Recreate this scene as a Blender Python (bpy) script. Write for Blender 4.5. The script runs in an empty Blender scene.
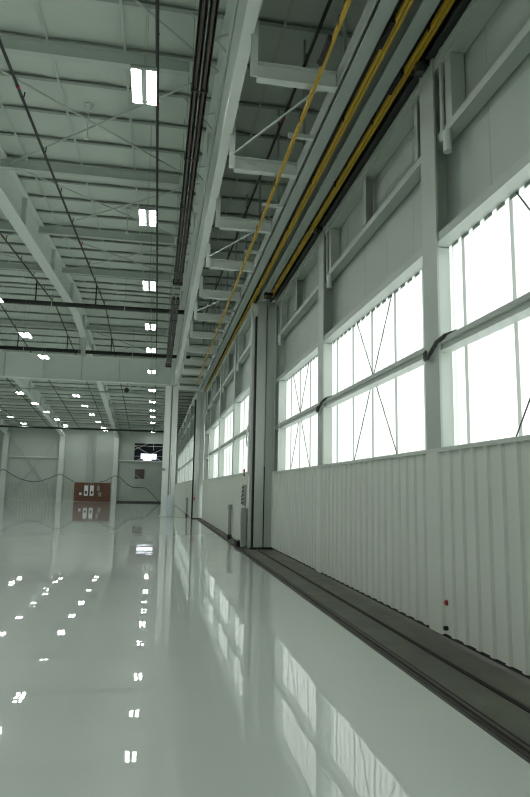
import bpy, math, random
from mathutils import Vector, Matrix
random.seed(7)
S = 1.2            # metres per drawing unit
SC = bpy.context.scene
COL = SC.collection

# ------------------------------------------------------------------ materials
MATS = {}
def mat(name, col, rough=.5, metal=0., bump=None, noise=None, coat=0., emit=None, spec=.5):
    if name in MATS: return MATS[name]
    m = bpy.data.materials.new(name); m.use_nodes = True
    nt = m.node_tree; b = nt.nodes['Principled BSDF']
    b.inputs['Base Color'].default_value = (*col, 1)
    b.inputs['Roughness'].default_value = rough
    b.inputs['Metallic'].default_value = metal
    b.inputs['Coat Weight'].default_value = coat
    b.inputs['Specular IOR Level'].default_value = spec
    tc = nt.nodes.new('ShaderNodeTexCoord')
    if noise:
        sc, amt = noise
        n = nt.nodes.new('ShaderNodeTexNoise'); n.inputs['Scale'].default_value = sc; n.inputs['Detail'].default_value = 4
        nt.links.new(tc.outputs['Object'], n.inputs['Vector'])
        r = nt.nodes.new('ShaderNodeMapRange'); r.inputs['To Min'].default_value = 1-amt; r.inputs['To Max'].default_value = 1+amt
        nt.links.new(n.outputs['Fac'], r.inputs['Value'])
        mx = nt.nodes.new('ShaderNodeVectorMath'); mx.operation = 'SCALE'; mx.inputs[0].default_value = col
        nt.links.new(r.outputs['Result'], mx.inputs['Scale'])
        nt.links.new(mx.outputs['Vector'], b.inputs['Base Color'])
    if bump:
        sc, st, dist = bump
        n = nt.nodes.new('ShaderNodeTexNoise'); n.inputs['Scale'].default_value = sc; n.inputs['Detail'].default_value = 2
        nt.links.new(tc.outputs['Object'], n.inputs['Vector'])
        bp = nt.nodes.new('ShaderNodeBump'); bp.inputs['Strength'].default_value = st; bp.inputs['Distance'].default_value = dist
        nt.links.new(n.outputs['Fac'], bp.inputs['Height']); nt.links.new(bp.outputs['Normal'], b.inputs['Normal'])
        if coat: nt.links.new(bp.outputs['Normal'], b.inputs['Coat Normal'])
    if emit:
        b.inputs['Emission Color'].default_value = (*emit[0], 1); b.inputs['Emission Strength'].default_value = emit[1]
    MATS[name] = m
    return m

STEEL  = mat('painted_steel', (.60,.65,.605), .42, noise=(1.5,.04))
STEELB = mat('white_painted_steel', (.80,.85,.81), .38, noise=(1.5,.03))
STEEL2 = mat('painted_steel_dull', (.42,.47,.44), .5, noise=(2,.05))
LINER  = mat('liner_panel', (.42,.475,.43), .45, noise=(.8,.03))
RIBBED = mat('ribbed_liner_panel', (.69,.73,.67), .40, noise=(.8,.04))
INSUL  = mat('white_insulation', (.66,.72,.66), .55, bump=(1.3,.5,.05), noise=(.6,.06))
PURL   = mat('grey_purlin_steel', (.38,.42,.39), .5)
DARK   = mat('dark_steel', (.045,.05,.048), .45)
BLACK  = mat('black_rubber', (.012,.012,.012), .6)
PIPE   = mat('black_sprinkler_pipe', (.02,.022,.02), .4)
RED    = mat('red_paint', (.45,.02,.02), .4)
YELLOW = mat('yellow_plastic', (.55,.34,.02), .45)
BRONZE = mat('bronze_brown_metal', (.03,.022,.019), .38, metal=.2)
TUBE   = mat('aluminised_tube', (.085,.07,.062), .3, metal=.5)
CONC   = mat('track_concrete', (.12,.125,.10), .75, noise=(1.6,.55), bump=(14,.25,.01))
RAILM  = mat('track_rail_steel', (.07,.065,.055), .5, metal=.4, noise=(6,.3))
GREYB  = mat('grey_box_paint', (.30,.32,.32), .4)
CHROME = mat('bright_metal', (.75,.75,.72), .18, metal=1)
BRASS  = mat('brass', (.55,.38,.12), .3, metal=1)
WHITEP = mat('white_paint', (.78,.80,.80), .35)
BLUISH = mat('bluish_white_enamel', (.66,.74,.80), .35)
GALV   = mat('galvanised_conduit', (.40,.42,.41), .4, metal=.5)
LAMPM  = mat('lamp_tube_glow', (1,1,1), .4, emit=((.98,1.,.97), 33.))
ASPH   = mat('apron_concrete', (.5,.5,.48), .9, noise=(.5,.1))
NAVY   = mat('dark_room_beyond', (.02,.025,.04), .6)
SKYG   = mat('backlit_window', (.8,.85,1), .4, emit=((.82,.88,1.), 1.6))
VENTM  = mat('brown_louver', (.14,.115,.105), .6)

def plywood():
    m = mat('brown_fire_rated_plywood', (.20,.075,.035), .6)
    nt = m.node_tree; b = nt.nodes['Principled BSDF']
    tc = nt.nodes.new('ShaderNodeTexCoord'); mp = nt.nodes.new('ShaderNodeMapping'); mp.inputs['Scale'].default_value = (.5,.5,7)
    n = nt.nodes.new('ShaderNodeTexNoise'); n.inputs['Scale'].default_value = 2.5; n.inputs['Detail'].default_value = 5
    cr = nt.nodes.new('ShaderNodeValToRGB'); cr.color_ramp.elements[0].color = (.075,.028,.016,1); cr.color_ramp.elements[1].color = (.20,.085,.048,1)
    nt.links.new(tc.outputs['Object'], mp.inputs['Vector']); nt.links.new(mp.outputs['Vector'], n.inputs['Vector'])
    nt.links.new(n.outputs['Fac'], cr.inputs['Fac']); nt.links.new(cr.outputs['Color'], b.inputs['Base Color'])
    return m
PLY = plywood()

def floor_mat():
    m = bpy.data.materials.new('glossy_epoxy_floor'); m.use_nodes = True
    nt = m.node_tree; b = nt.nodes['Principled BSDF']
    b.inputs['Roughness'].default_value = .35
    b.inputs['Coat Weight'].default_value = 1.; b.inputs['Coat Roughness'].default_value = .010; b.inputs['Coat IOR'].default_value = 1.5
    tc = nt.nodes.new('ShaderNodeTexCoord')
    n = nt.nodes.new('ShaderNodeTexNoise'); n.inputs['Scale'].default_value = .35; n.inputs['Detail'].default_value = 4
    cr = nt.nodes.new('ShaderNodeValToRGB')
    cr.color_ramp.elements[0].position = .3; cr.color_ramp.elements[0].color = (.50,.555,.51,1)
    cr.color_ramp.elements[1].position = .7; cr.color_ramp.elements[1].color = (.55,.605,.555,1)
    nt.links.new(tc.outputs['Object'], n.inputs['Vector']); nt.links.new(n.outputs['Fac'], cr.inputs['Fac'])
    nt.links.new(cr.outputs['Color'], b.inputs['Base Color'])
    # rolled epoxy: gentle long undulation plus a fine orange peel
    n1 = nt.nodes.new('ShaderNodeTexNoise'); n1.inputs['Scale'].default_value = 1.1; n1.inputs['Detail'].default_value = 1.5
    n2 = nt.nodes.new('ShaderNodeTexNoise'); n2.inputs['Scale'].default_value = 5.; n2.inputs['Detail'].default_value = 1
    b1 = nt.nodes.new('ShaderNodeBump'); b1.inputs['Strength'].default_value = .15; b1.inputs['Distance'].default_value = .02
    b2 = nt.nodes.new('ShaderNodeBump'); b2.inputs['Strength'].default_value = .09; b2.inputs['Distance'].default_value = .0045
    for q in (n1, n2): nt.links.new(tc.outputs['Object'], q.inputs['Vector'])
    nt.links.new(n1.outputs['Fac'], b1.inputs['Height']); nt.links.new(n2.outputs['Fac'], b2.inputs['Height'])
    nt.links.new(b1.outputs['Normal'], b2.inputs['Normal'])
    nt.links.new(b2.outputs['Normal'], b.inputs['Coat Normal'])
    return m
FLOOR = floor_mat()

def pane_mat(name, col, mixd):
    m = bpy.data.materials.new(name); m.use_nodes = True
    nt = m.node_tree; nt.nodes.remove(nt.nodes['Principled BSDF']); out = nt.nodes['Material Output']
    t = nt.nodes.new('ShaderNodeBsdfTranslucent'); t.inputs['Color'].default_value = (*col, 1)
    d = nt.nodes.new('ShaderNodeBsdfDiffuse'); d.inputs['Color'].default_value = (.7,.75,.72,1)
    x = nt.nodes.new('ShaderNodeMixShader'); x.inputs['Fac'].default_value = mixd
    nt.links.new(t.outputs[0], x.inputs[1]); nt.links.new(d.outputs[0], x.inputs[2]); nt.links.new(x.outputs[0], out.inputs['Surface'])
    return m
PANE = pane_mat('translucent_fibreglass', (.97,1.,.975), .2)
SEAM = pane_mat('overlapped_fibreglass', (.30,.32,.30), .55)
RIBP = pane_mat('rib_shade_fibreglass', (.80,.84,.81), .26)  # denser rib tone that also paints shading on the rib sides
DOORST = mat('shaded_door_steel', (.47,.52,.48), .42, noise=(1.5,.04))  # darker copy of the painted steel, with backlit shade in its colour

# ------------------------------------------------------------------ mesh helper
class MB:
    def __init__(s): s.v = []; s.f = []; s.sm = []; s.mi = []; s.cur = 0
    def add(s, vs, fs, smooth=False):
        o = len(s.v); s.v += [tuple(map(float, p)) for p in vs]
        for f in fs: s.f.append([o+i for i in f]); s.sm.append(smooth); s.mi.append(s.cur)
    def box(s, x0, x1, y0, y1, z0, z1):
        s.add([(x0,y0,z0),(x1,y0,z0),(x1,y1,z0),(x0,y1,z0),(x0,y0,z1),(x1,y0,z1),(x1,y1,z1),(x0,y1,z1)],
              [(0,3,2,1),(4,5,6,7),(0,1,5,4),(1,2,6,5),(2,3,7,6),(3,0,4,7)]); return s
    def bar(s, a, b, w, h, up=(0,0,1)):
        a = Vector(a); b = Vector(b); d = (b-a).normalized(); u = Vector(up)
        if abs(d.dot(u)) > .98: u = Vector((0,1,0))
        r = d.cross(u).normalized(); u = r.cross(d)
        vs = [p + r*(sx*w/2) + u*(sz*h/2) for p in (a, b) for sx, sz in ((-1,-1),(1,-1),(1,1),(-1,1))]
        s.add(vs, [(0,1,2,3),(7,6,5,4),(0,4,5,1),(1,5,6,2),(2,6,7,3),(3,7,4,0)]); return s
    def tube(s, pts, r, n=10, caps=True):
        pts = [Vector(p) for p in pts]; rings = []; prev = None
        for i, p in enumerate(pts):
            d = (pts[min(i+1, len(pts)-1)] - pts[max(i-1, 0)]).normalized()
            if prev is None:
                u = Vector((0,0,1)) if abs(d.z) < .9 else Vector((1,0,0))
            else: u = prev
            a = d.cross(u).normalized(); u = a.cross(d).normalized(); prev = u
            rr = r[i] if isinstance(r, (list, tuple)) else r
            rings.append([p + (a*math.cos(t) + u*math.sin(t))*rr for t in [2*math.pi*k/n for k in range(n)]])
        vs = [q for g in rings for q in g]
        fs = [(i*n+k, i*n+(k+1)%n, (i+1)*n+(k+1)%n, (i+1)*n+k) for i in range(len(pts)-1) for k in range(n)]
        s.add(vs, fs, True)
        if caps:
            s.add(rings[0], [tuple(range(n))[::-1]]); s.add(rings[-1], [tuple(range(n))])
        return s
    def extrude(s, prof, axis, a, b, closed=True):
        """prof: 2-D points; axis 'x': prof=(y,z); 'y': prof=(x,z); 'z': prof=(x,y)"""
        def P(p, t): return {'x': (t,p[0],p[1]), 'y': (p[0],t,p[1]), 'z': (p[0],p[1],t)}[axis]
        n = len(prof); vs = [P(p,a) for p in prof] + [P(p,b) for p in prof]
        fs = [(i,(i+1)%n,n+(i+1)%n,n+i) for i in range(n if closed else n-1)]
        if closed: fs += [tuple(range(n))[::-1], tuple(range(n,2*n))]
        s.add(vs, fs); return s
    def ibeam(s, axis, a, b, c, z0, z1, w, t=.02, tw=.015):
        """I section along axis, centred on c across, from z0 to z1"""
        for u0,u1,h0,h1 in ((c-w/2,c+w/2,z0,z0+t),(c-w/2,c+w/2,z1-t,z1),(c-tw/2,c+tw/2,z0+t,z1-t)):
            if axis == 'y': s.box(u0,u1,a,b,h0,h1)
            else: s.box(a,b,u0,u1,h0,h1)
        return s
    def build(s, name, m, parent=None, shear=None):
        xs, ys, zs = zip(*s.v)
        o = Vector(((min(xs)+max(xs))/2, (min(ys)+max(ys))/2, min(zs)))
        me = bpy.data.meshes.new(name)
        me.from_pydata([((Vector(p)-o)*S)[:] for p in s.v], [], s.f)
        ms = m if isinstance(m, (list, tuple)) else [m]
        for q in ms: me.materials.append(q)
        me.polygons.foreach_set('use_smooth', s.sm); me.polygons.foreach_set('material_index', s.mi)
        me.validate(); me.update()
        ob = bpy.data.objects.new(name, me); COL.objects.link(ob)
        ob['o'] = 0; del ob['o']
        w = o*S
        if parent is not None:
            ob.parent = parent; ob.location = w - WORLD[parent.name]
        else: ob.location = w
        WORLD[ob.name] = w
        return ob
WORLD = {}
def thing(name, loc, label, cat, group=None, kind=None):
    e = bpy.data.objects.new(name, None); COL.objects.link(e); e.empty_display_size = .2
    e.location = Vector(loc)*S; WORLD[e.name] = Vector(loc)*S
    return tag(e, label, cat, group, kind)
def tag(o, label, cat, group=None, kind=None):
    if label: o['label'] = label
    if cat: o['category'] = cat
    if group: o['group'] = group
    if kind: o['kind'] = kind
    return o
def dup(root, delta, label, cat=None, group=None):
    d = Vector(delta)*S
    kids = [c for c in COL.objects if c.parent == root]
    r = root.copy(); COL.objects.link(r); r.location = root.location + d; WORLD[r.name] = WORLD[root.name] + d
    r['label'] = label
    for ch in kids:
        gk = [g for g in COL.objects if g.parent == ch]
        c = ch.copy(); COL.objects.link(c); c.parent = r; WORLD[c.name] = WORLD[ch.name] + d
        for g in gk:
            q = g.copy(); COL.objects.link(q); q.parent = c
    return r
ORD = ['first','second','third','fourth','fifth','sixth','seventh','eighth','ninth','tenth','eleventh','twelfth','thirteenth','fourteenth','fifteenth',
 'sixteenth','seventeenth','eighteenth','nineteenth','twentieth','twenty-first','twenty-second','twenty-third','twenty-fourth','twenty-fifth','twenty-sixth',
 'twenty-seventh','twenty-eighth','twenty-ninth','thirtieth','thirty-first','thirty-second','thirty-third','thirty-fourth']

# ------------------------------------------------------------------ roof geometry
RIDGE = 31.3; SL = .083; YN, YF = -8., 70.; XL, XR = -32., 3.6
def rz(y, base): return base + SL*(y if y <= RIDGE else 2*RIDGE - y)
PB = 8.6                      # underside of the purlins above y = 0
PSP = 1.31; PY0 = 10.75

# ------------------------------------------------------------------ floor, slab, outside
FX = 2.16
m = MB(); m.box(XL, FX, YN, YF, -.25, 0)
tag(m.build('floor', FLOOR), 'glossy pale grey-green epoxy hangar floor mirroring the windows and lights', 'floor', kind='structure')
m = MB(); m.box(FX, 3.75, YN, YF, -.25, -.02)
tag(m.build('trim_1', CONC), 'dull concrete door track slab between the glossy floor and the doors', 'track slab', kind='structure')
m = MB(); m.box(FX-.001, FX+.03, YN, 70, -.06, .002)
tag(m.build('trim_2', RAILM), 'thin steel angle edging the glossy floor along the door tracks', 'edging', kind='structure')
m = MB(); m.box(3.75, 60, -60, 160, -.35, -.10)
tag(m.build('ground', ASPH), 'pale concrete apron outside the doors', 'ground', kind='structure')
for X, lab in ((2.27,'worn steel door track rail nearest the glossy floor edge'), (2.705,'narrow steel door track rail in the middle of the concrete strip')):
    t = thing('track_rail', (X, 30, -.02), lab, 'track', 'door track rails')
    w = .055 if X < 2.5 else .02
    MB().box(X-w, X+w, YN, 69.5, -.02, -.012).build('rail_bed', RAILM, t)
    MB().box(X-.014, X+.014, YN, 69.5, -.012, .006).build('rail_head', RAILM, t)
    g = MB()
    for s in (-1, 1): g.box(X+s*w-.008, X+s*w+.008, YN, 69.5, -.019, -.009)
    g.build('groove', BLACK, t)

# ------------------------------------------------------------------ door leaves
def corr(m, x, y0, y1, z0, z1, pitch=.25, amp=.028, seam=False):
    """ribbed sheet in the plane x, ribs standing towards -x"""
    ys = []; y = y0
    n = max(1, round((y1-y0)/pitch)); p = (y1-y0)/n
    for i in range(n):
        a = y0+i*p
        ys += [(a,0),(a+p*.60,0),(a+p*.68,1),(a+p*.88,1),(a+p*.96,0)]
    ys.append((y1,0))
    vs = [(x-amp*h, yy, z0) for yy,h in ys] + [(x-amp*h, yy, z1) for yy,h in ys]
    k = len(ys)
    for i in range(k-1):
        cell, j = divmod(i, 5)
        m.cur = (1 if (cell % 4 == 2 and j == 1) else 2 if j in (1,3) else 0) if seam else 0
        m.add([vs[i],vs[i+1],vs[k+i+1],vs[k+i]], [(0,1,2,3)])
    m.cur = 0

def door_leaf(name, label, X, y0, y1, cols, bays, brace=(), detail=True, slit=None, fw=.19):
    """X = inner face, cols = column lines, bays = (ya, yb) window openings"""
    D = .24; t = thing(name, (X+.15, (y0+y1)/2, -.02), label, 'door', kind='structure')
    # wainscot, one ribbed sheet per bay
    edges = [y0] + cols + [y1]
    for a, b in zip(edges[:-1], edges[1:]):
        if slit and b == y1: b = slit[0]
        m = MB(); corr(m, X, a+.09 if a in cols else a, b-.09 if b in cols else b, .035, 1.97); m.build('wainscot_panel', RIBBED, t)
    if slit: pass
    e = slit[0] if slit else y1
    MB().box(X-.035, X+.22, y0, e, 1.965, 2.01).build('sill_cap', STEEL, t)
    MB().box(X+.035, X+.05, y0, e, -.015, .12).build('bottom_seal', BLACK, t)
    for c in cols:
        MB().box(X-.032, X-.005, c-fw+.04, c+fw-.04, .02, 1.965).build('cover_strip', RIBBED, t)
    # frame columns: I sections, inner flange, web, outer flange
    for c in cols + [y1-.12, y0+.12]:
        hw = fw if c in cols else .09
        m = MB(); m.box(X-.005, X+.02, c-hw, c+hw, 2.01, 6.78); m.box(X+.02, X+D, c-.008, c+.008, 2.01, 6.70)
        m.build('column', DOORST, t)
        if c in cols: # lit jamb plate closing the column bay side
            MB().box(X+.02, X+D-.002, c-.055, c-.04, 2.01, 4.41).build('jamb_plate', STEEL, t)
    # girts / rails
    def rail(nm, z0, z1, x0, x1):
        t_ = .016; h = z1-z0
        pr = [(x0,z0),(x1,z0),(x1,z0+t_),(x0+t_,z0+t_),(x0+t_,z1-t_),(x1,z1-t_),(x1,z1),(x0,z1)]
        if nm == 'middle_rail': pr += [(x0,z0+h*.72),(x0-.03,z0+h*.66),(x0-.03,z0+h*.48),(x0,z0+h*.42)]
        m = MB(); m.extrude(pr, 'y', y0, y1)
        m.build(nm, DOORST, t)
    rail('middle_rail', 3.13, 3.27, X+.04, X+.20)
    rail('window_head', 4.42, 4.53, X+.022, X+.22)
    rail('upper_girt', 5.68, 5.78, X+.05, X+.22)
    rail('top_rail', 6.60, 6.70, X+.022, X+.23)
    # recessed smooth panels above the windows, one per bay
    for a, b in zip(edges[:-1], edges[1:]):
        m = MB(); n = max(1, round((b-a)/.95)); p = (b-a)/n
        for i in range(n):
            m.box(X+D, X+D+.03, a+i*p+.004, a+(i+1)*p-.004, 4.45, 6.72)
            m.box(X+D+.004, X+D+.03, a+(i+1)*p-.004, a+(i+1)*p+.004, 4.45, 6.72)
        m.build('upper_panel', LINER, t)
    for a, b in bays:
        for z0, z1 in ((1.9,3.2),(3.2,4.56)):
            m = MB(); corr(m, X+D, a, b, z0, z1, seam=True); m.build('window_panel', [PANE, SEAM, RIBP], t)
    # closed strip beyond the openings
    prev = y0
    for a, b in sorted(bays) + [(y1, y1)]:
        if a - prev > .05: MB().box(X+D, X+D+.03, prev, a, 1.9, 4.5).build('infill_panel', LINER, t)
        prev = b
    # dark foam closure under the head
    m = MB()
    for a, b in bays:
        n = round((b-a)/.25); p = (b-a)/n
        for i in range(n): m.box(X+D-.028, X+D-.020, a+i*p, a+i*p+p*.6, 4.385, 4.42)
    m.build('closure_strip', STEEL2, t)
    # guide brackets and short stiffeners between the top rails
    if detail:
        for c in cols + [y1-.12]:
            m = MB(); m.box(X+.05, X+.075, c-.55, c-.40, 5.78, 6.60); m.box(X+.075, X+.22, c-.55, c-.535, 5.78, 6.60)
            m.build('stiffener', DOORST, t)
            m = MB(); m.box(X+.025, X+.05, c-.36, c-.30, 5.60, 6.85); m.build('guide_bracket', DOORST, t)
            MB().tube([(X+.05, c-.42, 5.42),(X+.05, c-.42, 5.68)], .05, 12).build('guide_pin', STEEL, t)
            m = MB(); m.box(X+.04, X+.22, c+.48, c+.495, 5.78, 6.60); m.box(X+.04, X+.055, c+.38, c+.495, 5.78, 6.60); m.build('stiffener', STEEL2, t)
            m = MB(); m.box(X+.04, X+.22, c+2.55, c+2.565, 5.80, 6.60); m.box(X+.04, X+.055, c+2.40, c+2.565, 5.80, 6.60); m.build('stiffener', STEEL2, t)
    for c in brace:
        for a, b in (((c+.85,4.40),(c-.9,2.02)),((c-.75,4.40),(c+1.05,2.02))):
            MB().tube([(X+.205, a[0], a[1]),(X+.205, b[0], b[1])], .008, 6).build('brace_rod', DARK, t)
    m = MB(); m.box(X, X+D, y0, y1, 6.70, 6.74); m.build('top_plate', STEEL2, t)
    return t

d1 = door_leaf('door_1', 'nearest white sliding hangar door leaf, ribbed below with tall translucent windows', 3.12, -8, 16.62,
    [-3.35, 1.65, 6.65, 11.65], [(-7.8,-3.4),(-3.3,1.6),(1.7,6.6),(6.7,11.6),(11.7,15.95)], brace=(9.15,14.2,4.3))
# closed end of the near leaf: post, seals, return panel
MB().box(2.62, 2.86, 16.50, 16.72, .0, 6.75).build('end_post', DOORST, d1)
MB().box(2.90, 3.12, 16.56, 16.66, .0, 6.75).build('end_panel', DOORST, d1)
MB().box(2.86, 2.90, 16.60, 16.70, 0., 6.72).build('recess_plate', STEEL2, d1)
MB().box(2.863, 2.897, 16.54, 16.60, 0., 2.15).build('rubber_seal', BLACK, d1)
MB().box(2.54, 3.14, 16.46, 16.70, -.015, .035).build('bottom_shoe', BLACK, d1)
MB().box(3.13, 3.35, 15.955, 15.97, 2.02, 4.41).build('end_jamb', STEEL, d1)

MB().box(2.50, 2.62, 16.665, 16.735, 0, 6.7).build('leak_block_plate', STEEL, d1)  # plate added to block a light leak between the leaves
MB().box(2.57, 2.619, 16.55, 16.66, 0., 6.3).build('rubber_seal', BLACK, d1)
d2 = door_leaf('door_2', 'second white hangar door leaf, with windows, set closer in behind the end post', 2.5, 16.74, 33.1,
    [20.5, 25.2, 29.7], [(16.9,20.43),(20.57,25.13),(25.27,29.63),(29.77,32.7)], slit=(32.97,), fw=.12)
MB().box(2.02, 2.26, 33.14, 33.36, .0, 6.75).build('end_post', DOORST, d2)
MB().box(2.30, 2.50, 33.2, 33.3, .0, 6.75).build('end_panel', DOORST, d2)
MB().box(1.94, 2.02, 33.2, 33.3, 0., 6.3).build('rubber_seal', BLACK, d2)
MB().box(2.262, 2.30, 33.22, 33.28, 0., 6.7).build('recess_plate', STEEL2, d2)
MB().box(1.93, 2.5, 33.12, 33.34, -.015, .04).build('bottom_shoe', BLACK, d2)
MB().box(1.98, 2.08, 33.37, 33.5, 0, 6.7).build('leak_block_plate', STEEL, d2)  # second added plate, keeps daylight from leaking past the post
d3 = door_leaf('door_3', 'farthest white hangar door leaf with windows, seen past the big column', 1.98, 33.5, 62.,
    [38.2, 42.9, 47.6, 52.3, 57.], [(33.9,38.13),(38.27,42.83),(42.97,47.53),(47.67,52.23),(52.37,56.9)], detail=False, fw=.12)
MB().box(1.86, 1.98, 61.8, 62.0, 0, 7.2).build('rubber_seal', BLACK, d3)

# ------------------------------------------------------------------ shell walls
def wall(name, x0, x1, y0, y1, z0, z1, lab, m=LINER):
    return tag(MB().box(x0,x1,y0,y1,z0,z1).build(name, m), lab, 'wall', kind='structure')
wall('wall_right', 3.62, 3.75, -8, 70, 6.7, 11.6, 'closed wall strip above the hangar doors')
wall('wall_right', 2.3, 3.7, 62.0, 69.9, 0, 7.2, 'solid wall piece beside the farthest door leaf')
wall('wall_left', XL-.2, XL, -8, 70.2, 0, 11.6, 'distant left hangar wall')
wall('wall_back', XL, 3.7, -8.2, -8, 0, 9., 'hangar wall behind the viewer')
# far wall with an opening for the dark window
WX0, WX1, WZ0, WZ1 = -2.40, .72, 4.5, 6.5
m = MB()
m.box(XL, WX0, 70, 70.2, 2., 9.); m.box(WX1, 3.7, 70, 70.2, 2., 9.); m.box(WX0, WX1, 70, 70.2, 2., WZ0); m.box(WX0, WX1, 70, 70.2, WZ1, 9.)
m.box(XL, 3.7, 70.02, 70.2, 0, 2.)
x = XL
while x < 3.6:
    m.extrude([(x+.16,70.05),(x+.18,69.985),(x+.25,69.985),(x+.27,70.05)], 'z', .0, 2.0); x += .33
tag(m.build('wall_far', LINER), 'far white hangar wall with ribbed lower panels', 'wall', kind='structure')
for i, X in enumerate((-15.75, -10.0, -4.3)):
    m = MB(); m.box(X-.26, X+.26, 69.55, 69.58, 0, rz(69,7.6)+.3); m.box(X-.02, X+.02, 69.58, 69.98, 0, rz(69,7.6)+.3); m.box(X-.26, X+.26, 69.9, 69.97, 0, rz(69,7.6)+.3)
    tag(m.build('wall_column', STEEL), 'pale steel column on the far wall, ' + ('at the left edge of the photo','left of the brown board','between the brown board and dark window')[i], 'column', 'far wall columns')
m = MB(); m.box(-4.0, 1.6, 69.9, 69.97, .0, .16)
tag(m.build('gap_shade_far', DARK), 'dark strip painted as a shadow gap at the foot of the far wall, right of the last wall column', 'shade strip', kind='structure')  # dark strip stands in for the shaded gap under the wall
for z, (xa, xb), lab in ((4.6,(-15.5,-10.3),'horizontal pale girt across the leftmost bay of the far wall'), (4.45,(-4.1,3.4),'horizontal pale girt under the dark window on the far wall')):
    tag(MB().box(xa, xb, 69.78, 69.97, z, z+.14).build('wall_girt', STEEL), lab, 'beam', 'far wall girts')
for (xa,za,xb,zb), lab in (((-15.4,6.8,-10.3,.2),'diagonal brace falling to the right on the leftmost far bay'),((-15.4,.2,-10.3,6.8),'diagonal brace rising to the right on the leftmost far bay'),
        ((-4.0,4.4,1.6,.2),'diagonal brace falling to the right beneath the dark window'),((-4.0,.2,1.6,4.4),'diagonal brace rising to the right beneath the dark window')):
    tag(MB().bar((xa,69.86,za),(xb,69.86,zb),.10,.05).build('wall_brace', STEEL2), lab, 'brace', 'far wall braces')

# window in the far wall
w = thing('window_1', ((WX0+WX1)/2, 70.05, WZ0), 'dark interior window high on the far wall with a bright opening beyond', 'window', kind='structure')
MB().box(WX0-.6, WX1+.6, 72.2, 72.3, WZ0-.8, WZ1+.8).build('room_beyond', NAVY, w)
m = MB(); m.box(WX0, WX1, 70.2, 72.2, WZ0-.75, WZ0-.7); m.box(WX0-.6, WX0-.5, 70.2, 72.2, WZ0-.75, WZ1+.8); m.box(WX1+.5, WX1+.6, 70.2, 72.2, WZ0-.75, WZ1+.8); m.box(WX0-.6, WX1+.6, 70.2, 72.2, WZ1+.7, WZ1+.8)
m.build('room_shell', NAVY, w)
m = MB(); m.box(-1.7, .05, 72.1, 72.19, 4.85, 5.45); m.box(-1.4, -.5, 72.1, 72.19, 4.5, 4.85); m.build('bright_opening', SKYG, w)
m = MB(); m.box(WX0-.04, WX1+.04, 69.97, 70.2, WZ0-.05, WZ0+.02); m.box(WX0-.04, WX1+.04, 69.97, 70.2, WZ1-.02, WZ1+.05)
m.box(WX0-.04, WX0+.03, 69.97, 70.2, WZ0, WZ1); m.box(WX1-.03, WX1+.04, 69.97, 70.2, WZ0, WZ1); m.build('window_frame', STEEL2, w)
m = MB(); m.bar((WX0,70.1,WZ0+1.25),(WX0+1.5,70.1,WZ1),.05,.05); m.bar((WX0,70.1,WZ0+1.7),(WX1,70.1,WZ0),.06,.05); m.bar((WX0,70.1,WZ0+.55),(WX1,70.1,WZ0+.6),.04,.04); m.bar((WX0,70.1,WZ1-.3),(WX1,70.1,WZ1-.32),.05,.05)
m.bar((-.3,70.1,WZ0+1.2),(-.3,70.1,WZ1),.05,.05)
m.bar((WX0+.1,70.1,WZ0),(WX1,70.1,WZ0+1.4),.04,.04); m.build('brace', STEEL, w)

# items on the far wall
v = thing('wall_louver', (-1.7,69.95,2.58), 'brown square louvre on the far wall below the dark window', 'vent')
MB().box(-2.2,-1.17,69.90,69.98,2.58,3.62).build('frame', VENTM, v)
m = MB()
for i in range(9): m.bar((-2.13,69.885,2.67+i*.107),(-1.24,69.885,2.67+i*.107),.05,.02)
m.build('blades', VENTM, v)
t = tag(MB().box(-8.5,-4.72,69.90,69.965,.02,2.06).build('plywood_board', PLY), 'reddish brown plywood backboard at the foot of the far wall', 'board')
for i,(xa,xb,za,zb,mm,lab) in enumerate(((-7.45,-7.05,.65,1.75,WHITEP,'left of the two tall white electrical cabinets on the brown board'),
        (-6.85,-6.45,.65,1.75,WHITEP,'right of the two tall white electrical cabinets on the brown board'),
        (-7.95,-7.7,.72,.98,WHITEP,'small white junction box left of the cabinets on the brown board'),
        (-6.1,-5.85,1.2,1.75,GREYB,'upper grey switch box right of the cabinets on the brown board'),
        (-5.95,-5.65,.60,1.05,GREYB,'lower grey switch box right of the cabinets on the brown board'))):
    c = thing('electrical_box', ((xa+xb)/2,69.88,za), lab, 'electrical box')
    MB().box(xa,xb,69.78,69.90,za,zb).build('cabinet', mm, c)
    dd = MB().box(xa+.03,xb-.03,69.768,69.78,za+.03,zb-.03).build('door', mm, c)
    if i < 2: MB().box(xa+.1,xb-.1,69.75,69.768,za+.22,za+.5).build('breaker_window', BLACK, dd)
    else: MB().box(xa+.08,xa+.12,69.75,69.768,(za+zb)/2-.04,(za+zb)/2+.04).build('latch', BLACK, dd)
for X,lab in ((-7.3,'leftmost'),(-7.0,'second'),(-6.75,'third'),(-6.5,'rightmost')):
    z1 = rz(69.8, 7.8)
    tag(MB().tube([(X,69.86,1.76),(X,69.86,z1)], .022, 8).build('conduit', GALV), lab+' of the four thin conduits rising above the brown board', 'conduit', 'conduits above the brown board')
# black cable hanging in swags along the far wall
sw = [(-16.3,3.0),(-15.75,3.3),(-14.9,2.75),(-14.0,2.3),(-13.0,2.05),(-12.0,2.1),(-11.0,2.45),(-10.0,2.93),(-9.2,2.5),(-8.5,2.1)]
tag(MB().tube([(a,69.50,b) for a,b in sw], .03, 8).build('cable_swag', BLACK), 'black cable sagging along the far wall left of the brown board', 'cable')
sw = [(-5.9,2.12),(-5.2,2.3),(-4.3,2.85),(-3.7,2.65),(-3.0,2.0),(-2.4,1.65),(-1.7,1.62),(-1.0,1.60),(-.6,1.3),(.0,.7),(.6,.1)]
tag(MB().tube([(a,69.50,b) for a,b in sw], .03, 8).build('cable_swag', BLACK), 'black cable falling to the floor on the far wall right of the brown board', 'cable')

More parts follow.
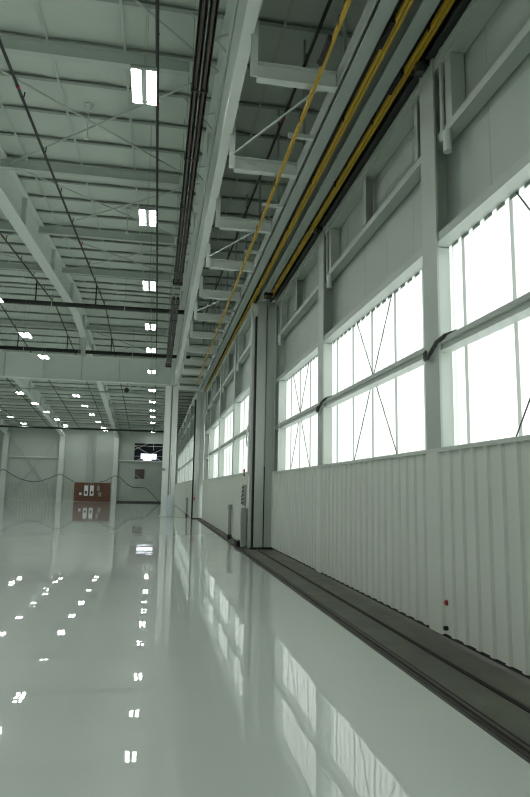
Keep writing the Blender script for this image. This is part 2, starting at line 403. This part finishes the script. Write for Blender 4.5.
# ------------------------------------------------------------------ roof
def yseq():
    a = []; k = -15
    while PY0+PSP*k < RIDGE-.3: a.append(PY0+PSP*k); k += 1
    b = [2*RIDGE-y for y in reversed(a)]
    c = b[-1]
    while c+PSP < 69.6: c += PSP; b.append(c)
    return a, b
near_y, far_y = yseq()
allp = near_y + [RIDGE] + [y for y in far_y if y < 69.6]
# blanket insulation billowing between purlins and straps
STX = [-2.26+1.37*k for k in range(-23, 5)]
xs = []
for a, b in zip([XL]+STX, STX+[XR+.1]):
    n = 5 if a > -18 else 2
    xs += [(a+(b-a)*i/n, math.sin(math.pi*i/n)) for i in range(n)]
xs.append((XR+.1, 0))
ys = []
pl = [YN] + allp + [YF+.2]
for a, b in zip(pl[:-1], pl[1:]):
    n = 6 if b < 40 else 4
    ys += [(a+(b-a)*i/n, math.sin(math.pi*i/n)) for i in range(n)]
ys.append((YF+.2, 0))
m = MB(); nx = len(xs)
vs = [(x, y, rz(y, PB+.075) - .055*sy**.6*(.45+.55*sx) + .03*sx*(1-sy)) for y, sy in ys for x, sx in xs]
fs = [(j*nx+i, j*nx+i+1, (j+1)*nx+i+1, (j+1)*nx+i) for j in range(len(ys)-1) for i in range(nx-1)]
m.add(vs, fs, True)
m.add([(XL,YN,rz(YN,PB+.34)),(XR+.1,YN,rz(YN,PB+.34)),(XR+.1,RIDGE,rz(RIDGE,PB+.34)),(XL,RIDGE,rz(RIDGE,PB+.34)),(XR+.1,YF,rz(YF,PB+.34)),(XL,YF,rz(YF,PB+.34))],
      [(0,1,2,3),(3,2,4,5)])
tag(m.build('ceiling', INSUL), 'pale insulated hangar roof lining billowing between the purlins', 'ceiling', kind='structure')

# purlins: one Z section, copied
def zed(y):
    z = rz(y, PB); t = .012
    m = MB()
    m.box(XL+.1, XR-.05, y, y+t, z, z+.19); m.box(XL+.1, XR-.05, y-.07, y+t, z, z+t); m.box(XL+.1, XR-.05, y, y+.07, z+.19-t, z+.19)
    return m
vis = [y for y in allp if y > 9.2]
y0 = vis[0]; proto = tag(zed(y0).build('roof_purlin', PURL), 'grey roof purlin, first from the top of the photo', 'purlin', 'roof purlins')
for i, y in enumerate(vis[1:], 1):
    if i < 17: lab = 'grey roof purlin, %s from the top of the photo' % ORD[i]
    else: lab = 'grey roof purlin beyond the ridge, %s counted back from the far wall' % ORD[len(vis)-1-i]
    dup(proto, (0, y-y0, rz(y,PB)-rz(y0,PB)), lab)
# I-section strut beams under every fourth purlin
st = [PY0+PSP*4*k for k in range(0, 4)] + [2*RIDGE-(PY0+PSP*4*k) for k in range(3,-1,-1)] + [57.09, 62.33, 67.57]
y0 = st[0]; m = MB(); z = rz(y0, PB); m.ibeam('x', XL+.1, .3, y0+.02, z-.27, z, .14, .016)
proto = tag(m.build('strut_beam', STEEL), 'pale roof strut beam under a purlin, nearest the top of the photo', 'beam', 'roof strut beams')
for i, y in enumerate(st[1:], 1):
    dup(proto, (0, y-y0, rz(y,PB)-z), 'pale roof strut beam under a purlin, %s going away from the top of the photo' % ORD[i])
# straps running with the slope
sx = [x for x in STX if x > -17 and x < 3.3 and abs(x-1) > .3]
m = MB(); X = sx[-1]
for a, b in ((8.2, RIDGE), (RIDGE, 69.8)):
    m.bar((X,a,rz(a,PB)-.006),(X,b,rz(b,PB)-.006),.045,.008)
proto = tag(m.build('sag_strap', STEEL), 'thin pale strap running up the roof slope, first from the right', 'strap', 'roof straps')
for i, x in enumerate(sx[::-1][1:], 1): dup(proto, (x-X,0,0), 'thin pale strap running up the roof slope, %s from the right' % ORD[i])

# rafters: welded plate girders following both slopes
RX = [1.0, -4.3, -10.0, -15.7, -21.4, -27.1]
def rafter(X):
    t = thing('roof_rafter', (X, RIDGE, rz(RIDGE,7.6)), 'x', 'rafter', 'roof rafters')
    for a, b in ((YN, RIDGE), (RIDGE, YF)):
        m = MB(); da, db = (1.0, 1.0)
        for o0, o1, hw in ((7.6,7.625,.19),(8.57,8.595,.19),(7.625,8.57,.01)):
            m.add([(X-hw,a,rz(a,o0)),(X+hw,a,rz(a,o0)),(X+hw,b,rz(b,o0)),(X-hw,b,rz(b,o0)),(X-hw,a,rz(a,o1)),(X+hw,a,rz(a,o1)),(X+hw,b,rz(b,o1)),(X-hw,b,rz(b,o1))],
                  [(0,3,2,1),(4,5,6,7),(0,1,5,4),(1,2,6,5),(2,3,7,6),(3,0,4,7)])
        m.build('girder', STEELB, t)
    y = 8.13
    while y < 69:
        z = rz(y, 7.625)
        m = MB(); m.box(X-.15, X+.15, y-.008, y+.008, z+.005, z+.93); m.build('web_stiffener', STEEL, t); y += PSP*4
    return t
r0 = rafter(RX[0]); r0['label'] = 'pale steel rafter hidden above the crane runway beam'
for i, X in enumerate(RX[1:], 1):
    r = dup(r0, (X-RX[0],0,0), ('','deep pale rafter running up the roof in the left of the photo','deep pale rafter at the far left, landing left of the brown board','pale rafter landing at the left edge of the far wall','','')[i] or 'pale rafter outside the left of the photo, %s from the runway beam' % ORD[i])

# rod cross bracing in the roof plane
def rods(xa, xb, ya, yb, lab):
    t = thing('roof_cross_brace', ((xa+xb)/2,(ya+yb)/2,rz((ya+yb)/2,8.45)), lab, 'brace', 'roof cross braces')
    for (a,b) in (((xa,ya),(xb,yb)),((xb,ya),(xa,yb))):
        MB().tube([(a[0],a[1],rz(a[1],8.45)),(b[0],b[1],rz(b[1],8.45))], .022, 6).build('rod', STEEL, t)
for k in range(3):
    ya = PY0+PSP*4*k; yb = ya+PSP*4
    rods(-4.1, .85, ya, yb, 'crossed roof bracing rods right of the big left rafter, ' + ORD[k] + ' from the top')
    rods(-9.8, -4.5, ya, yb, 'crossed roof bracing rods left of the big left rafter, ' + ORD[k] + ' from the top')
rods(-4.1, .85, 5.3, PY0, 'crossed pale bracing rods at the very top of the photo')
for k in range(3): rods(-4.1,.85, 36.6+PSP*4*k*1.0, 36.6+PSP*4*(k+1), 'crossed pale bracing rods beyond the plate girder, ' + ORD[k] + ' bay')

# ------------------------------------------------------------------ plate girder and big column
g = thing('plate_girder', (-15,35.5,7.42), 'deep pale plate girder crossing the hangar, carried by the big column', 'girder')
MB().ibeam('x', XL+.1, .62, 35.5, 7.42, 8.82, .36, .035).build('web', STEELB, g)
for X in [-.2-2.05*k for k in range(15)]:
    MB().box(X-.008, X+.008, 35.33, 35.49, 7.455, 8.785).build('web_stiffener', STEEL, g)
for X in (-4.3, -10.0, -15.7):
    MB().box(X-.12, X+.12, 35.4, 35.6, 8.82, rz(35.5,7.6)).build('post', STEEL, g)
c = thing('steel_column', (.75,35.6,0), 'big pale steel column standing at the floor edge beneath the girder', 'column')
m = MB(); m.box(.38,.72,35.38,35.42,0.03,7.40); m.box(.38,.72,35.9,35.94,0.03,7.40); m.box(.54,.56,35.42,35.9,.03,7.40); m.build('shaft', STEELB, c)
m = MB(); m.box(.80,1.12,35.5,35.54,.03,7.40); m.box(.80,1.12,35.94,35.98,.03,7.4); m.box(.95,.97,35.54,35.94,.03,7.4); m.build('shaft', STEELB, c)
MB().box(.70,.82,35.6,35.62,.03,7.4).build('batten_plate', STEEL2, c)
MB().box(.30,1.2,35.25,36.05,0,.03).build('base_plate', STEEL, c)
MB().box(.40,1.18,35.36,35.95,7.36,7.40).build('cap_plate', STEEL, c)
b = thing('electrical_box', (.9,35.42,.18), 'tall bluish white box on the foot of the big column', 'electrical box')
MB().box(.70,1.00,35.10,35.24,.01,1.18).build('cabinet', BLUISH, b); MB().box(.73,.97,35.085,35.10,.05,1.14).build('door', BLUISH, b)
tag(MB().tube([(.86,35.2,1.18),(.86,35.2,3.4)],.02,8).build('conduit', GALV), 'thin conduit rising from the white box on the big column', 'conduit')
b = thing('alarm_bell', (.42,35.34,2.55), 'small round grey bell on the left face of the big column', 'bell')
MB().tube([(.46,35.38,2.6),(.46,35.32,2.6),(.46,35.29,2.6)],[.10,.10,.05],16).build('gong', GREYB, b)

# ------------------------------------------------------------------ crane runway beam
JB, JT = 7.40, 8.35
j = thing('crane_runway_beam', (.94,15,JB), 'long pale runway beam sweeping overhead to the big column', 'beam')
m = MB(); m.box(.86,1.02,YN,35.9,JB,JB+.03); m.box(.905,.925,YN,35.9,JB+.03,JT-.03); m.build('bottom_flange_and_web', STEELB, j)
MB().box(.86,.885,YN,35.9,JB+.03,JT-.03).build('side_plate', STEELB, j)
MB().box(.84,1.02,YN,35.9,JT-.03,JT).build('top_flange', STEELB, j)
MB().box(.84,.86,YN,35.9,JT-.12,JT-.03).build('top_lip', STEEL2, j)
CBY = [7.26+2.363*k for k in range(-1,12)]
for y in CBY:
    MB().box(1.022,1.08,y-.012,y+.012,6.8,JT-.1).box(.985,1.022,y-.012,y+.012,6.8,JB-.001).build('gusset_plate', STEEL, j)

# cross beams from the runway beam to the door header
y0 = CBY[0]; m = MB(); m.ibeam('x', 1.08, 2.15, y0+.06, 6.80, 7.03, .12, .016)
proto = tag(m.build('outrigger_beam', STEEL), 'x', 'beam', 'short beams between runway beam and door header')
proto['label'] = 'short pale beam between runway beam and door header, just above the photo edge'
for i, y in enumerate(CBY[1:], 1): dup(proto, (0,y-y0,0), 'short pale beam between runway beam and door header, %s from the top of the photo' % ORD[i-1])
# light secondary angles between them
m = MB().box(1.76, 2.15, 8.50, 8.56, 6.80, 6.86)
proto = tag(m.build('seat_angle', STEEL), 'x', 'bracket', 'small seat angles on the door header')
proto['label'] = 'small pale seat angle on the door header, first from the top of the photo'
for i in range(1,10): dup(proto, (0,2.363*i,0), 'small pale seat angle on the door header, %s from the top of the photo' % ORD[i])
for i,(ya,yb) in enumerate(((7.3,9.7),(12.0,14.4),(16.7,19.1))):
    tag(MB().bar((1.06,ya+2.3,7.06),(2.16,ya+.1,7.06),.025,.025).build('diagonal_strut', STEEL2), 'thin pale diagonal strut beside the runway beam, %s from the top' % ORD[i], 'strut', 'diagonal struts beside the runway beam')

# ------------------------------------------------------------------ door header
TRK = mat('shaded_track_steel', (.40,.45,.42), .45, noise=(1.5,.06))  # steel paint darkened to carry the dim light under the header
h = thing('door_header', (2.8,30,6.8), 'long dark header over the doors with three parallel track beams', 'header')
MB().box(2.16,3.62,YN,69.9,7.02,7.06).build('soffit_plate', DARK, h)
MB().box(2.155,2.175,YN,69.9,6.84,7.06).build('edge_angle', STEEL2, h)
for X in (2.29, 2.735, 3.14):
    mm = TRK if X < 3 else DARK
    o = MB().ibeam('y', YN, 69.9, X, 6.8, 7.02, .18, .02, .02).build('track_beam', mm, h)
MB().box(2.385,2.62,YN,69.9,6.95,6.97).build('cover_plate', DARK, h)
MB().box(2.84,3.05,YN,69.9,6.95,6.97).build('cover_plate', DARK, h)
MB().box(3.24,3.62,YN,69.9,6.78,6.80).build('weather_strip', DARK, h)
# hangers tying it up
for y in CBY: MB().box(2.25,2.29,y+.02,y+.06,7.06,rz(y,PB)-.02).build('hanger', STEEL2, h)

def conductor(X, Z, y0, y1, lab, w=.05, step=1.9):
    t = thing('conductor_rail', (X,(y0+y1)/2,Z), lab, 'conductor rail', 'yellow conductor rails')
    m = MB()
    for dx in (-.5,.5): m.box(X+dx*w-w*.42, X+dx*w+w*.42, y0, y1, Z-.02, Z+.03)
    m.build('bar', YELLOW, t)
    y = y0+.7
    k = 0
    while y < y1 and k < 24:
        m = MB(); m.box(X-w*1.15, X+w*1.15, y, y+.05, Z+.02, Z+.075); m.box(X-w*1.15, X-w*.95, y, y+.05, Z-.03, Z+.03)
        m.box(X-.012, X+.012, y+.01, y+.04, Z+.05, 6.96 if X > 2 else 6.8)
        m.build('hanger_clip', BLACK, t); y += step; k += 1
    return t
conductor(2.49, 6.80, YN, 33., 'yellow conductor rail on the middle of the door header', .048)
conductor(2.925, 6.80, YN, 16.3, 'yellow conductor rail nearest the doors, ending at the near end post', .048)
conductor(1.82, 6.70, YN, 31., 'yellow conductor rail hung left of the door header', .024)
for X,y,lab in ((2.47,6.2,'black current collector trolley on the middle yellow rail near the photo top'),(2.90,7.0,'black current collector trolley on the yellow rail nearest the doors'),(1.81,6.5,'black current collector trolley on the left yellow rail')):
    Z = 6.67 if X < 2.2 else 6.77
    t = thing('collector_trolley', (X,y,Z), lab, 'trolley', 'collector trolleys')
    MB().box(X-.06,X-.015,y-.22,y+.22,Z-.01,Z+.07).build('body', BLACK, t)
    MB().bar((X-.04,y-.15,Z-.02),(X-.1,y+.12,Z-.05),.02,.02).build('arm', BLACK, t)
# door-top guide rollers above each leaf post
for X,y,lab in ((3.0,6.65,'nearest'),(3.0,11.65,'second')):
    t = thing('guide_roller', (X,y,6.66), lab+' black guide roller between door column and header', 'roller', 'door guide rollers')
    MB().box(X-.03,X+.2,y-.12,y+.12,6.74,6.80).build('bracket', BLACK, t)
    MB().tube([(X,y-.08,6.64),(X,y-.08,6.76)],.06,14).build('wheel', DARK, t)
t = thing('limit_switch', (2.80,15.95,6.62), 'shiny brass and chrome limit switch atop the near end post', 'switch')
MB().box(2.70,2.92,15.9,16.05,6.66,6.79).build('body', BLACK, t)
for dx in (0,.09,.17): MB().tube([(2.73+dx,15.84,6.68),(2.73+dx,15.92,6.68)],.028,10).build('roller', BRASS if dx != .09 else CHROME, t)

# ------------------------------------------------------------------ sprinkler piping
def branch(X, lab, y0=YN, y1=68., drops=()):
    t = thing('sprinkler_pipe', (X,(y0+y1)/2,rz((y0+y1)/2,7.9)), lab, 'pipe', 'sprinkler branch pipes')
    m = MB()
    ptl = [(X,y,rz(y,7.9)) for y in (y0, RIDGE-.05, RIDGE+.05, y1)] if y0 < RIDGE else [(X,y,rz(y,7.9)) for y in (y0,y1)]
    m.tube(ptl, .030, 10); m.build('pipe', PIPE, t)
    y = 9.3; k = 0
    while y < y1-1:
        if y > y0: 
            z = rz(y,7.9); m = MB(); m.tube([(X,y,z),(X+.02,y+.02,z+.18)],.013,6); m.build('sprinkler_head', PIPE, t)
            if k % 4 == 1: MB().tube([(X,y-.5,rz(y-.5,7.9)),(X,y-.44,rz(y-.44,7.9))],.038,10).build('coupling', RED, t)
        y += 2.35; k += 1
    for (yy, zt) in drops:
        MB().tube([(X,yy,rz(yy,7.9)),(X,yy,zt)],.028,8).build('riser', PIPE, t)
    return t
names = {-.27:'black sprinkler pipe beside the right row of lights', -2.82:'black sprinkler pipe crossing the middle of the left ceiling', -5.27:'black sprinkler pipe left of the big left rafter',
         -7.95:'second black sprinkler pipe left of the big left rafter', -10.85:'third black sprinkler pipe left of the big left rafter', -13.5:'black sprinkler pipe far left beyond the girder'}
for X, lab in names.items():
    dr = ((26.5, 9.15), (36.1, 9.2)) if X < -1 else ()
    branch(X, lab, drops=dr)
branch(2.2, 'black sprinkler pipe above the left yellow rail', y1=33.)
for Y,Z,r,lab in ((26.5,9.15,.095,'thick black main pipe crossing the roof nearest the viewer'),(36.1,9.2,.105,'thick black main pipe just above the plate girder')):
    t = thing('main_pipe', (-12,Y,Z-r), lab, 'pipe', 'main pipes')
    MB().tube([(XL+.2,Y,Z),(1.75,Y,Z)], r, 14).build('pipe', PIPE, t)
    for X in [-1.6-3*k for k in range(6)]:
        cl = MB().tube([(X-.02,Y,Z),(X+.02,Y,Z)],r*1.14,14).build('clamp', STEEL2, t)
        MB().tube([(X,Y,Z+r),(X,Y,rz(Y,PB+.02))],.008,6).build('hanger_rod', GALV, cl)
t = thing('main_pipe', (-12,64,7.25), 'dark main pipe running across the roof close to the far wall', 'pipe', 'main pipes')
MB().tube([(XL+.2,64,7.3),(1.2,64,7.3)], .09, 12).build('pipe', PIPE, t)
tag(MB().tube([(XL+.2,45,8.32),(-1.3,45,8.26)], .05, 10).build('gas_pipe', STEEL2), 'thin grey pipe crossing behind the plate girder', 'pipe')

# ------------------------------------------------------------------ radiant tube heaters (dark bronze)
def heater(y0, y1, lab):
    X0, X1 = .29, .54; Z = 7.6
    t = thing('radiant_tube_heater', ((X0+X1)/2,(y0+y1)/2,Z), lab, 'heater', 'radiant tube heaters')
    xm = (X0+X1)/2
    for xa, xb in ((X0, xm-.008), (xm+.008, X1)):
        prof = [(xa,Z),(xa+.008,Z),(xa+.035,Z+.09),(xb-.035,Z+.09),(xb-.008,Z),(xb,Z),(xb-.028,Z+.10),(xa+.028,Z+.10)]
        rf = MB().extrude(prof, 'y', y0, y1).build('reflector', BRONZE, t)
        MB().tube([((xa+xb)/2, y0+.02, Z+.04),((xa+xb)/2, y1-.02, Z+.04)], .035, 12).build('burner_tube', TUBE, rf)
    y = y0+.5; k = 0
    while y < y1:
        m = MB(); m.box(X0-.01, X1+.01, y, y+.03, Z-.012, Z+.0); m.box(X0-.012, X0, y, y+.03, Z, Z+.12); m.box(X1, X1+.012, y, y+.03, Z, Z+.12)
        bk = m.build('bracket', DARK, t)
        for X in (X0+.01, X1-.01): MB().tube([(X,y+.015,Z+.1),(X,y+.015,rz(y,PB+.02))],.005,5).build('hanger_wire', GALV, bk)
        y += 2.05; k += 1
    MB().box(X0-.02,X1+.02,y1-.02,y1+.12,Z-.03,Z+.14).build('return_box', DARK, t)
heater(YN+2, 18.1, 'long dark bronze tube heater hanging left of the runway beam, nearer one')
heater(19.7, 31.0, 'long dark bronze tube heater hanging left of the runway beam, farther one')

# lattice bits above the heater
for i,y in enumerate((9.44, 12.06, 14.7, 17.3, 20., 22.5)):
    t = thing('flange_brace', (.75,y,8.5), 'pale knee braces between roof and runway beam, %s from the top' % ORD[i], 'brace', 'flange braces')
    z = rz(y, PB)
    MB().bar((.98,y,z-.75),(.25,y,z+.02),.035,.035).build('angle', STEEL, t)
    MB().bar((.98,y+.05,z-.2),(.45,y+.7,z+.02),.03,.03).build('angle', STEEL, t)

# ------------------------------------------------------------------ ceiling lights
LZ = 7.6
def light():
    t = thing('high_bay_light', (0,0,LZ), 'x', 'light', 'twin panel high bay lights')
    L, W = .41, .19
    hs = MB().box(-W,W,-L-.03,L+.03,LZ+.02,LZ+.06).build('housing', GREYB, t)
    m = MB(); m.box(-.035,.035,-L-.03,L+.03,LZ+.004,LZ+.02); m.box(-W,W,-L-.04,-L,LZ,LZ+.03); m.box(-W,W,L,L+.04,LZ,LZ+.03); m.build('rim', STEEL2, t)
    for s in (-1,1):
        a, b = sorted((s*.06, s*.178)); MB().box(a,b,-L,L,LZ+.0,LZ+.018).build('lamp_panel', LAMPM, hs)
    return t
lp = light()
rows = {-.425:([-6,-1,3.9,8.95,13.68,18.53,23.42,27.5,32.69,39.06,44.32,49.39,53.72,58.49,68.2],'right row beside the sprinkler pipe'),
        -5.46:([-6,-1,4,8.9,13.5,17.3,20.98,26.0,30.26,36.3,42.9,48.1,53.7,59.6,65.4,68.2],'second row from the right'),
        -9.03:([-4,1,7,13,18,23.5,29,33.5,42.65,47.9,53.0,58.65,64.2,67.8],'third row from the right'),
        -12.9:([-4,1,7,13,18,23.5,29,33.5,42.3,48,53,57.9,63.6,67.1],'leftmost row'),
        -17.5:([-4,1,7,13,18,23.5,29,34,39.3,44,49,54.5,60,65],'row outside the photo'), -23.:([-4,1,7,13,18,23.5,29,34,39.3,44,49,54.5,60,65],'farther row outside the photo')}
first = True
for X,(ys_,rl) in rows.items():
    for i, y in enumerate(ys_):
        n = len(ys_)-1-i
        lab = 'glowing twin-panel ceiling light, %s, %s from the far wall' % (rl, 'nearest' if n == 0 else ORD[n])
        if first: lp.location = Vector((X,y,LZ))*S; lp['label'] = lab; first = False; base = (X,y)
        else:
            r = dup(lp, (0,0,0), lab); r.location = Vector((X,y,LZ))*S
        # suspension wires are part of each light
roots = [o for o in COL.objects if o.type == 'EMPTY' and o.name.startswith('high_bay_light')]
for r in roots:
    X, y, z = [q/S for q in r.location]
    WORLD[r.name] = r.location.copy()
    m = MB()
    for dy in (-.35,.35): m.tube([(X,y+dy,LZ+.06),(X,y+dy,rz(min(y+dy,69.8),PB+.02))],.0035,4)
    m.build('suspension_wire', GALV, r)

# small devices on the ceiling
for X,y,lab in ((-1.75,12.8,'small white ceiling antenna on a rod in the upper left'),(-1.2,18.9,'small white ceiling device between the first two right row lights'),(-.55,60,'')):
    if not lab: continue
    z = rz(y,PB)
    t = thing('ceiling_device', (X,y,z-.8), lab, 'ceiling device', 'small ceiling devices')
    MB().tube([(X,y,z+.02),(X,y,z-.72)],.012,6).build('rod', STEEL, t)
    MB().tube([(X,y,z-.80),(X,y,z-.77),(X,y,z-.72)],[.05,.06,.02],14).build('dome', WHITEP, t)
    MB().tube([(X,y,z-.2),(X,y,z-.02)],[.015,.10],14).build('mount', WHITEP, t)
t = thing('unit_speaker', (-2.25,44.6,8.15), 'small dark loudspeaker hanging behind the plate girder', 'speaker')
MB().tube([(-2.25,44.4,8.38),(-2.25,44.55,8.38),(-2.25,44.7,8.38)],[.17,.12,.06],16).build('horn', DARK, t)
MB().box(-2.3,-2.2,44.7,44.85,8.28,8.5).build('driver', DARK, t)
MB().tube([(-2.25,44.78,8.5),(-2.25,44.78,9.7)],.012,6).build('rod', DARK, t)

# ------------------------------------------------------------------ things on the doors
def wp(X, y, z): return (X, y, z)
# hose looping round the near column
for c,X,lab in ((6.65,3.12,'dark cable looping round the near door column at rail height'),(11.65,3.12,'dark cable looping round the second door column at rail height')):
    pts = [(X+.10,c-.42,3.29),(X+.04,c-.26,3.28),(X-.02,c-.16,3.22),(X-.05,c-.08,3.12),(X-.055,c,3.06),(X-.05,c+.08,3.06),(X-.03,c+.14,3.14),(X+.04,c+.18,3.22),(X+.10,c+.26,3.22)]
    tag(MB().tube(pts, .024, 8).build('cable_loop', DARK), lab, 'cable', 'cables round the door columns')
tag(MB().tube([(2.49,16.95,3.30),(2.45,16.98,3.15),(2.45,17.02,2.9),(2.48,17.05,2.7)], .022, 8).build('cable_loop', WHITEP), 'white hose curling beside the near end post', 'cable')
b = thing('push_button', (3.08,6.33,.36), 'small red button low on the near ribbed panel', 'button')
MB().tube([(3.115,6.42,.36),(3.095,6.42,.36)],.022,12).build('cap', RED, b); MB().tube([(3.12,6.42,.36),(3.11,6.42,.36)],.03,12).build('collar', DARK, b)
b = thing('door_stop', (3.08,6.47,.10), 'small black stop below the red button', 'stop')
MB().tube([(3.12,6.42,.10),(3.08,6.42,.10)],.024,10).build('bumper', BLACK, b)
# motor control on the second leaf
t = thing('control_panel', (2.44,17.2,1.12), 'grey door control panel with a row of buttons beside the near end post', 'control panel')
en = MB().box(2.40,2.47,16.95,17.3,1.10,1.66).build('enclosure', GREYB, t)
for k in range(5): MB().box(2.385,2.40,17.0,17.26,1.16+k*.1,1.20+k*.1).build('button_strip', BLACK, en)
t = thing('pendant_switches', (2.44,17.8,1.14), 'small black switches mounted left of the grey control panel', 'switch')
MB().box(2.43,2.465,17.5,17.62,1.40,1.52).build('switch', BLACK, t)
for dz in (0,.09,.18): MB().box(2.43,2.465,17.6,17.72,1.13+dz,1.18+dz).build('switch', BLACK, t)
t = thing('warning_beacon', (2.44,17.4,1.97), 'small red warning beacon on the sill of the second door leaf', 'beacon')
MB().tube([(2.46,17.4,1.90),(2.46,17.4,2.02)],.02,8).build('stem', DARK, t)
MB().tube([(2.46,17.4,2.02),(2.46,17.4,2.09),(2.46,17.4,2.11)],[.025,.025,.012],12).build('lens', RED, t)
t = thing('door_motor_housing', (2.4,16.9,.05), 'tall grey metal housing standing left of the near end post', 'housing')
MB().box(2.33,2.46,16.78,16.98,.02,1.05).build('casing', GREYB, t); MB().box(2.32,2.33,16.80,16.96,.55,.98).build('cover', GALV, t)
t = thing('drive_wheel_box', (2.35,17.5,0), 'small black drive wheel box at the foot of the second door leaf', 'drive box')
MB().box(2.26,2.46,17.1,17.7,-.0,.14).build('casing', BLACK, t)
MB().tube([(2.30,17.4,.06),(2.34,17.4,.06)],.055,14).build('wheel', DARK, t)
def pole(X, y, lab):
    t = thing('door_bolt_pole', (X,y,0), lab, 'pole', 'drop bolt poles')
    MB().tube([(X,y,.02),(X,y,1.05)],.05,10).build('rod', GREYB, t)
    MB().box(X-.06,X+.06,y-.12,y+.12,.9,1.05).build('handle_box', GREYB, t)
    MB().box(X-.07,X+.05,y-.12,y+.12,-.01,.12).build('foot', DARK, t)
pole(2.40, 20.05, 'grey drop bolt pole standing midway along the second door leaf')
pole(1.86, 36.2, 'grey drop bolt pole on the farthest door leaf')
t = thing('warning_sign', (2.15,33.1,.6), 'small red box on the far end post', 'sign')
MB().box(2.03,2.09,33.06,33.14,.95,1.2).build('box', RED, t)
MB().box(2.04,2.08,33.05,33.06,1.12,1.17).build('label_plate', WHITEP, t)
# metal strip added to draw the bright line across the floor
tag(MB().box(1.14,2.14,34.25,34.42,.0,.008).build('bright_line_strip', CHROME), 'metal strip added for the bright line on the floor between the big column and the doors', 'floor strip')
# ring on the second leaf near the top
t = tag(MB().tube([(2.62+.0*a, 17.6+.13*math.cos(a), 5.35+.13*math.sin(a)) for a in [2*math.pi*k/16 for k in range(17)]],.018,6,False).build('cable_coil', STEEL2), 'round cable coil high on the second door leaf beside the near end post', 'coil')

# ------------------------------------------------------------------ light
wd = bpy.data.worlds.new('sky'); SC.world = wd; wd.use_nodes = True
bg = wd.node_tree.nodes['Background']
bg.inputs['Color'].default_value = (.97,1.,.99,1); bg.inputs['Strength'].default_value = 2.05

# ------------------------------------------------------------------ camera
yaw, pitch, roll, fpx = .1715, .148, .0185, 621.
cy, sy, cp, sp = math.cos(yaw), math.sin(yaw), math.cos(pitch), math.sin(pitch)
f = Vector((sy*cp, cy*cp, sp)); r = Vector((cy,-sy,0)); u = r.cross(f)
r2 = r*math.cos(roll) + u*math.sin(roll); u2 = -r*math.sin(roll) + u*math.cos(roll)
cam = bpy.data.cameras.new('camera'); co = bpy.data.objects.new('camera', cam); COL.objects.link(co)
M = Matrix((( r2.x,u2.x,-f.x,0),(r2.y,u2.y,-f.y,0),(r2.z,u2.z,-f.z,1.5*S),(0,0,0,1)))
co.matrix_world = M
cam.sensor_fit = 'VERTICAL'; cam.sensor_height = 36; cam.lens = fpx*36/797; cam.clip_end = 500
SC.camera = co
SC.view_settings.view_transform = 'Standard'; SC.view_settings.look = 'None'
SC.view_settings.gamma = 1; SC.view_settings.exposure = .46; SC.view_settings.use_curve_mapping = False
SC.cycles.use_denoising = True; SC.cycles.filter_width = 1.15
SC.cycles.max_bounces = 10; SC.cycles.diffuse_bounces = 6; SC.cycles.sample_clamp_indirect = 8
